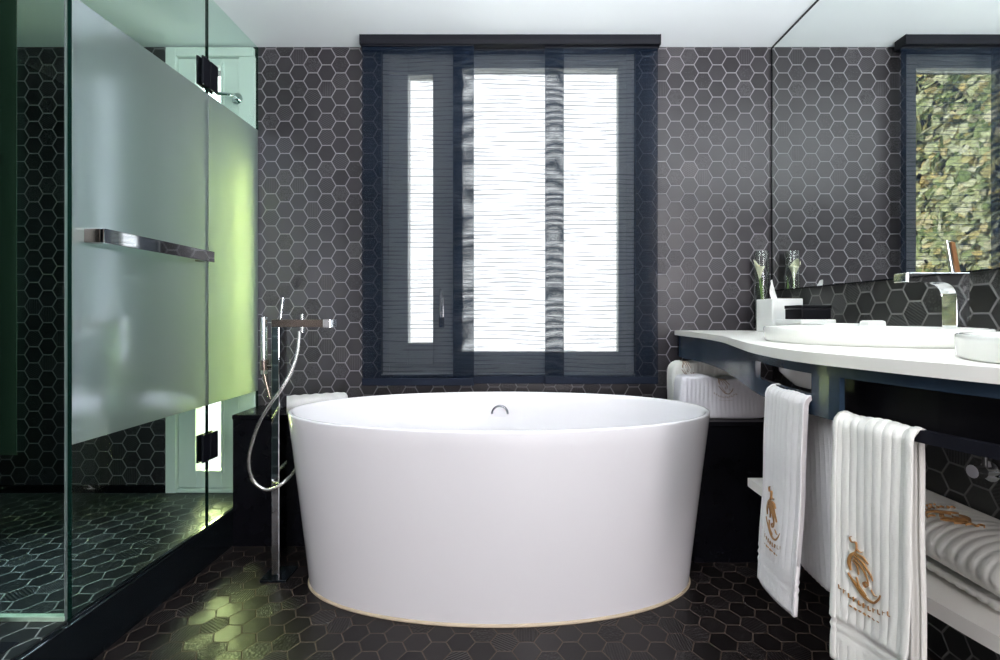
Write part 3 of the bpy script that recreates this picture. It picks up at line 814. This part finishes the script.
# basin tap
FY, FW = 1.200, .042
tp = empty('basin_tap', (1.175, FY + FW / 2, ZK)); tag(tp, 'tall square chrome basin tap with flat lever in front of the mirror', 'tap')
fz1 = pz(272.5, 1.2); fz0 = fz1 - .025
pr = [(1.030, fz1), (1.192, fz1), (1.192, ZK), (1.158, ZK)]
R = .036
for k in range(9):
    a = PI / 2 * k / 8
    pr.append((1.158 - R + R * math.cos(a), fz0 - R + R * math.sin(a)))
pr.append((1.030, fz0))
bm = NB(); prism(bm, pr, FY, FY + FW, 'y', bev=.0015); obj('tap_body', bm, M['chrome'], tp)
bm = NB(); box(bm, 1.027, 1.031, FY + .001, FY + FW - .001, fz0 + .001, fz1 - .001, .001); obj('spout_outlet', bm, M['chrome'], tp)
bm = NB()
lx = px(954.5, FY + .02)
prism(bm, [(lx - .009, fz1), (lx + .009, fz1), (lx - .006, fz1 + .082), (lx - .024, fz1 + .086)], FY + .016, FY + .026, 'y', bev=.001); o = obj('lever', bm, M['chrome'], tp)
bm = NB(); prism(bm, [(lx + .000, fz1 + .001), (lx + .010, fz1 + .001), (lx - .005, fz1 + .081), (lx - .015, fz1 + .083)], FY + .0135, FY + .0165, 'y'); obj('lever_face', bm, pbr('copper_lever', (0.45, 0.22, 0.10), 0.3, metal=0.8, noise=0.1), tp)

# ------------------------------------------------------------------ things on the counter
# tissue box
tx0, tx1, ty0, ty1, tz1 = 1.100, 1.230, 1.950, 2.080, pz(298.5, 1.95)
tbx = empty('tissue_box', (1.165, 2.015, ZK)); tag(tbx, 'white cube tissue box on the counter in front of the glass vase', 'tissue box')
bm = NB(); box(bm, tx0, tx1, ty0, ty1, ZK, tz1, .003); obj('box_body', bm, M['white_box'], tbx)
bm = NB()
def tis(u, v):
    a = (u - .5); w = (1 - v * .75)
    return (1.147 + a * .046 * (.55 + .6 * v - 1.0 * v * v) - .016 * v, 2.012 + a * .012 + .012 * math.sin(u * 7 + v * 3) * (1 - .4 * v), tz1 - .004 + v * (.078 + .010 * math.sin(u * 4)))
grid(bm, tis, 16, 16)
o = obj('tissue', bm, M['tissue'], tbx, True); o.modifiers.new('thick', 'SOLIDIFY').thickness = .002
# vase and lily
vx, vy = 1.167, 2.160
vz1 = pz(251, 2.15)
bm = NB()
oval_rings(bm, [(.028, .028, ZK), (.031, .031, ZK + .003), (.031, .031, vz1 - .001), (.0305, .0305, vz1), (.0285, .0285, vz1), (.0280, .0280, ZK + .014), (.004, .004, ZK + .012)], vx, vy, 40)
vz = empty('glass_vase', (vx, vy, ZK)); tag(vz, 'tall clear glass cylinder vase in the corner by the mirror', 'vase')
obj('vase_glass', bm, M['vase'], vz, True, 50)
ly = empty('calla_lily', (vx, vy, ZK + .016)); tag(ly, 'cream calla lily standing inside the tall glass vase', 'flower')
zt = pz(268, 2.15)
bm = NB(); stem = catmull([(vx + .010, vy, ZK + .016), (vx + .004, vy - .004, ZK + .12), (vx - .006, vy - .002, zt - .08), (vx - .007, vy, zt - .045)], 6)
tube(bm, stem, .0045, 10); obj('stem', bm, M['stem'], ly, True)
bm = NB()
def spa(u, v):
    a = 2 * PI * u
    rr = .0045 + .021 * v ** 1.7
    lip = max(0, math.cos(a - 2.6))
    return (vx - .007 + rr * math.cos(a) - .004 * v, vy + rr * math.sin(a) * .8, zt - .055 + v * .062 + .034 * lip * v ** 3)
grid(bm, spa, 32, 16); bmesh.ops.remove_doubles(bm, verts=bm.verts[:], dist=1e-5)
o = obj('spathe', bm, M['spathe'], ly, True); o.modifiers.new('thick', 'SOLIDIFY').thickness = .0012
bm = NB(); tube(bm, [(vx - .008, vy, zt - .045), (vx - .010, vy, zt + .012)], .0032, 10, r_end=.0018); obj('spadix', bm, pbr('lily_spadix', (0.75, 0.55, 0.08), 0.7, noise=0.3, nscale=200), ly, True)
bm = NB()
def lf_(u, v):
    w = .009 * math.sin(PI * min(1, v * 1.02 + .02)) ** .8
    return (vx + .012 + (u - .5) * 2 * w, vy + .012 + .004 * abs(u - .5), ZK + .018 + v * .235)
grid(bm, lf_, 4, 16); o = obj('leaf', bm, M['stem'], ly, True); o.modifiers.new('thick', 'SOLIDIFY').thickness = .001
# amenity trays and boxes behind the basin
bm = NB(); box(bm, 1.064, 1.195, 1.700, 1.868, ZK, pz(319.5, 1.70), .003)
wt = empty('amenity_box', (1.13, 1.78, ZK)); tag(wt, 'flat white lidded box behind the basin, the black box on top of it', 'box')
bz1 = pz(319.5, 1.70)
bm.free(); bm = NB(); box(bm, 1.066, 1.193, 1.702, 1.866, ZK, bz1 - .018, .003); obj('box_base', bm, M['white_box'], wt)
bm = NB(); box(bm, 1.064, 1.195, 1.700, 1.868, bz1 - .017, bz1, .003); obj('box_lid', bm, M['white_box'], wt)
bb = empty('amenity_box', (1.14, 1.78, bz1)); tag(bb, 'small black lidded box on the flat white box beside the tissue box', 'box')
bzt = pz(305, 1.73)
bm = NB(); box(bm, 1.085, 1.195, 1.728, 1.835, bz1, bzt - .014, .002); obj('box_base', bm, M['black_box'], bb)
bm = NB(); box(bm, 1.083, 1.197, 1.726, 1.837, bzt - .013, bzt, .002); obj('box_lid', bm, M['black_box'], bb)
sdz = pz(323.5, 1.50)
sd = empty('soap_tray', (1.10, 1.55, ZK)); tag(sd, 'low white soap tray on the counter between basin and mirror', 'tray')
bm = NB(); box(bm, 1.015, 1.125, 1.500, 1.600, ZK, sdz - .008, .004); obj('tray_base', bm, M['white_box'], sd)
bm = NB(); box(bm, 1.009, 1.131, 1.494, 1.606, sdz - .008, sdz, .003); obj('tray_rim', bm, M['white_box'], sd)
sbz = pz(320.5, 1.45)
bm = NB(); box(bm, 1.115, 1.172, 1.440, 1.485, ZK, sbz, .008, 3)
tag(obj('soap_block', bm, M['white_box']), 'little white soap block nearest the tap on the counter', 'soap')

# ------------------------------------------------------------------ hanging towels
def hanging_towel(ya, yb, ztop, zf, zb, label, mat, rib_amp, rib_n, crest, back_shift=0.0, flare=0.02, lean=0.0, seed=1, drop=0.0, band=.055):
    """ya far side, yb near side along the rail; zf / zb bottoms of the front and back drapes"""
    r = empty('hand_towel', (front_x((ya + yb) / 2) + IN, (ya + yb) / 2, ztop)); tag(r, label, 'towel', 'hand towels over the vanity rail')
    rnd = random.Random(seed); ph = [rnd.uniform(0, 6) for _ in range(8)]
    Rr = .0135
    ztc = ztop - Rr + .004
    Lf, Lb, La = ztc - zf, ztc - zb, PI * Rr
    tot = Lf + La + Lb
    def base(u, w):                # w = metres along the cloth from the front hem
        y = ya + (yb - ya) * u
        back = 0.0
        if w < Lf:
            k = 1 - w / Lf
            n = Rr + flare * k ** 1.5 + .004 * math.sin(u * 5 + ph[0]) * k; z = zf + w
            yy = y + lean * k + (u - .5) * .012 * k
            z -= drop * u * k
        elif w < Lf + La:
            a = (w - Lf) / Rr; n = Rr * math.cos(a); z = ztc + Rr * math.sin(a); yy = y
        else:
            k = (w - Lf - La) / Lb
            n = -Rr - .012 * k + .004 * math.sin(u * 4 + ph[1]) * k; z = ztc - (w - Lf - La)
            yy = y + back_shift * (0.6 + .4 * k)
        N = front_n(y)
        c = Vector((front_x(y), y, 0)) - N * (IN + PT / 2)
        return Vector((c.x + N.x * n, yy + N.y * n, z)), N
    def place(u, w):
        e = .004
        P, _ = base(u, w); Pu, _ = base(u + .02, w); Pw, _ = base(u, w + e)
        n = (Pu - P).cross(Pw - P)
        n = n.normalized() if n.length > 0 else Vector((-1, 0, 0))
        return P, n
    sgn = 1
    P, n = place(.5, Lf * .5)
    if n.x > 0: sgn = -1
    def surf(u, v):
        w = v * tot
        P, n = place(u, w)
        n = n * sgn
        s = math.sin(PI * rib_n * u + .8 * math.sin(ph[2] + v * 3) * .3)
        rib = rib_amp * (abs(s) ** .6 - .6)
        if band - .022 < w < band + .022:
            rib = rib_amp * .9 * math.sin((w - band) / .044 * 2 * PI * 2.5)
        elif w < band: rib *= .35
        edge = min(u, 1 - u)
        if edge < .04: rib += .002
        wob = .0015 * math.sin(9 * u + ph[3] + 3 * v) + .001 * math.sin(23 * v + ph[4])
        return P + n * (rib + wob)
    bm = NB(); grid(bm, surf, 96, 110)
    o = obj('towel_cloth', bm, mat, r, True)
    m_ = o.modifiers.new('thick', 'SOLIDIFY'); m_.thickness = .0085; m_.offset = 1.0 * sgn * 1
    W = abs(ya - yb)
    def pl(a, b):
        P, n = place(a / W, b)
        return P, n * sgn
    emblem(pl, crest[0] * W, crest[1], crest[2], crest[3], r, True, .0106)
    return r
hanging_towel(1.030, .893, .833, .412, .468, 'white hand towel on the rail nearer the bathtub', M['towel'], .0016, 9, (.42, .152, .056, M['gold']), back_shift=-.035, flare=.022, seed=2, drop=.0)
hanging_towel(.832, .712, .813, .392, .42, 'ribbed ivory hand towel on the rail nearer the camera', M['towel_ivory'], .0026, 9, (.44, .165, .054, M['gold']), back_shift=.020, flare=.004, seed=4)

# ------------------------------------------------------------------ rolled towel on the shelf
rt = empty('rolled_towel', (.90, .95, .480)); tag(rt, 'thick rolled white towel with gold crest lying on the low shelf', 'towel')
RA, RB = .128, .064
rcx, rcz = .905, .480 + RB + .0005
TURNS = 2.6
def rollpt(w):                      # w 0..1 from the outer edge inwards along the spiral
    a = 2 * PI * TURNS * w + PI * 1.30
    k = 1 - .80 * w
    return math.cos(a) * RA * k, math.sin(a) * RB * k * (1 if k > 0 else 1)
def rl(u, v):
    y = .765 + u * .40
    x, z = rollpt(v)
    on = max(0.0, 1 - v * TURNS)    # ribs only on the outer turn
    rib = .0022 * (abs(math.sin(PI * u * 20)) ** .6 - .6)
    l = math.hypot(x / RA, z / RB)
    endr = 1 - .06 * max(0, (abs(u - .5) * 2 - .9) * 10)
    kx = (1 + rib / .08 * (1 if v * TURNS < 1.05 else 0)) * endr
    return (rcx + x * kx, y + .004 * math.sin(v * 30), max(.4805, rcz + z * kx))
bm = NB(); grid(bm, rl, 120, 130)
o = obj('towel_cloth', bm, M['towel_ivory'], rt, True)
m_ = o.modifiers.new('thick', 'SOLIDIFY'); m_.thickness = .011; m_.offset = -1
def plr(a, b):
    t = PI / 2 + .42 - a / .10
    x, z = math.cos(t) * RA, math.sin(t) * RB
    N = Vector((x / RA ** 2, 0, z / RB ** 2)).normalized()
    return Vector((rcx + x, 0.905 + b, rcz + z)), N
plr_ = lambda a, b: plr(-a, -b)
emblem(plr_, 0.0, 0.0, .046, M['gold'], rt, True, .003)

# ------------------------------------------------------------------ outdoors
bm = NB(); box(bm, -6, 4, YB + TH + .005, 12, -.25, -.05)
structure(obj('ground_courtyard', bm, M['paving']))
def ivy(name, x0, x1, y0, y1, z1, face, n, label, seed):
    rnd = random.Random(seed)
    r = empty(name, ((x0 + x1) / 2, (y0 + y1) / 2, -.05)); tag(r, label, 'hedge')
    b = NB(); box(b, x0 + .04, x1 - .12, y0 + .04, y1 - .04, -.05, z1 - .08); obj('hedge_core', b, M['wood'], r)
    b = NB()
    for i in range(n):
        y = rnd.uniform(y0, y1); z = rnd.uniform(0, z1); x = x1 - .10 + rnd.random() ** .7 * .16 + .05 * math.sin(y * 4 + z * 3)
        s = rnd.uniform(.03, .062)
        Rm = Matrix.Translation((x, y, z)) @ Matrix.Rotation(rnd.uniform(-.9, .9), 4, 'Z') @ Matrix.Rotation(rnd.uniform(-.9, .5), 4, 'Y') @ Matrix.Rotation(rnd.uniform(-1, 1), 4, 'X')
        pts = [(0, 0, -s), (.01, s * .75, -s * .35), (0, s * .55, s * .35), (-.012, 0, s * 1.1), (0, -s * .55, s * .35), (.01, -s * .75, -s * .35)]
        v = [b.verts.new(Rm @ Vector(p)) for p in pts]
        b.faces.new((v[0], v[1], v[2], v[3])); b.faces.new((v[0], v[3], v[4], v[5]))
    o = obj('hedge_foliage', b, M['ivy'], r); tag(o, kind='stuff')
ivy('ivy_hedge', -1.95, -1.32, 3.40, 5.3, 4.2, 'x', 9000, 'tall sunlit ivy hedge outside the window, seen in the mirror', 11)
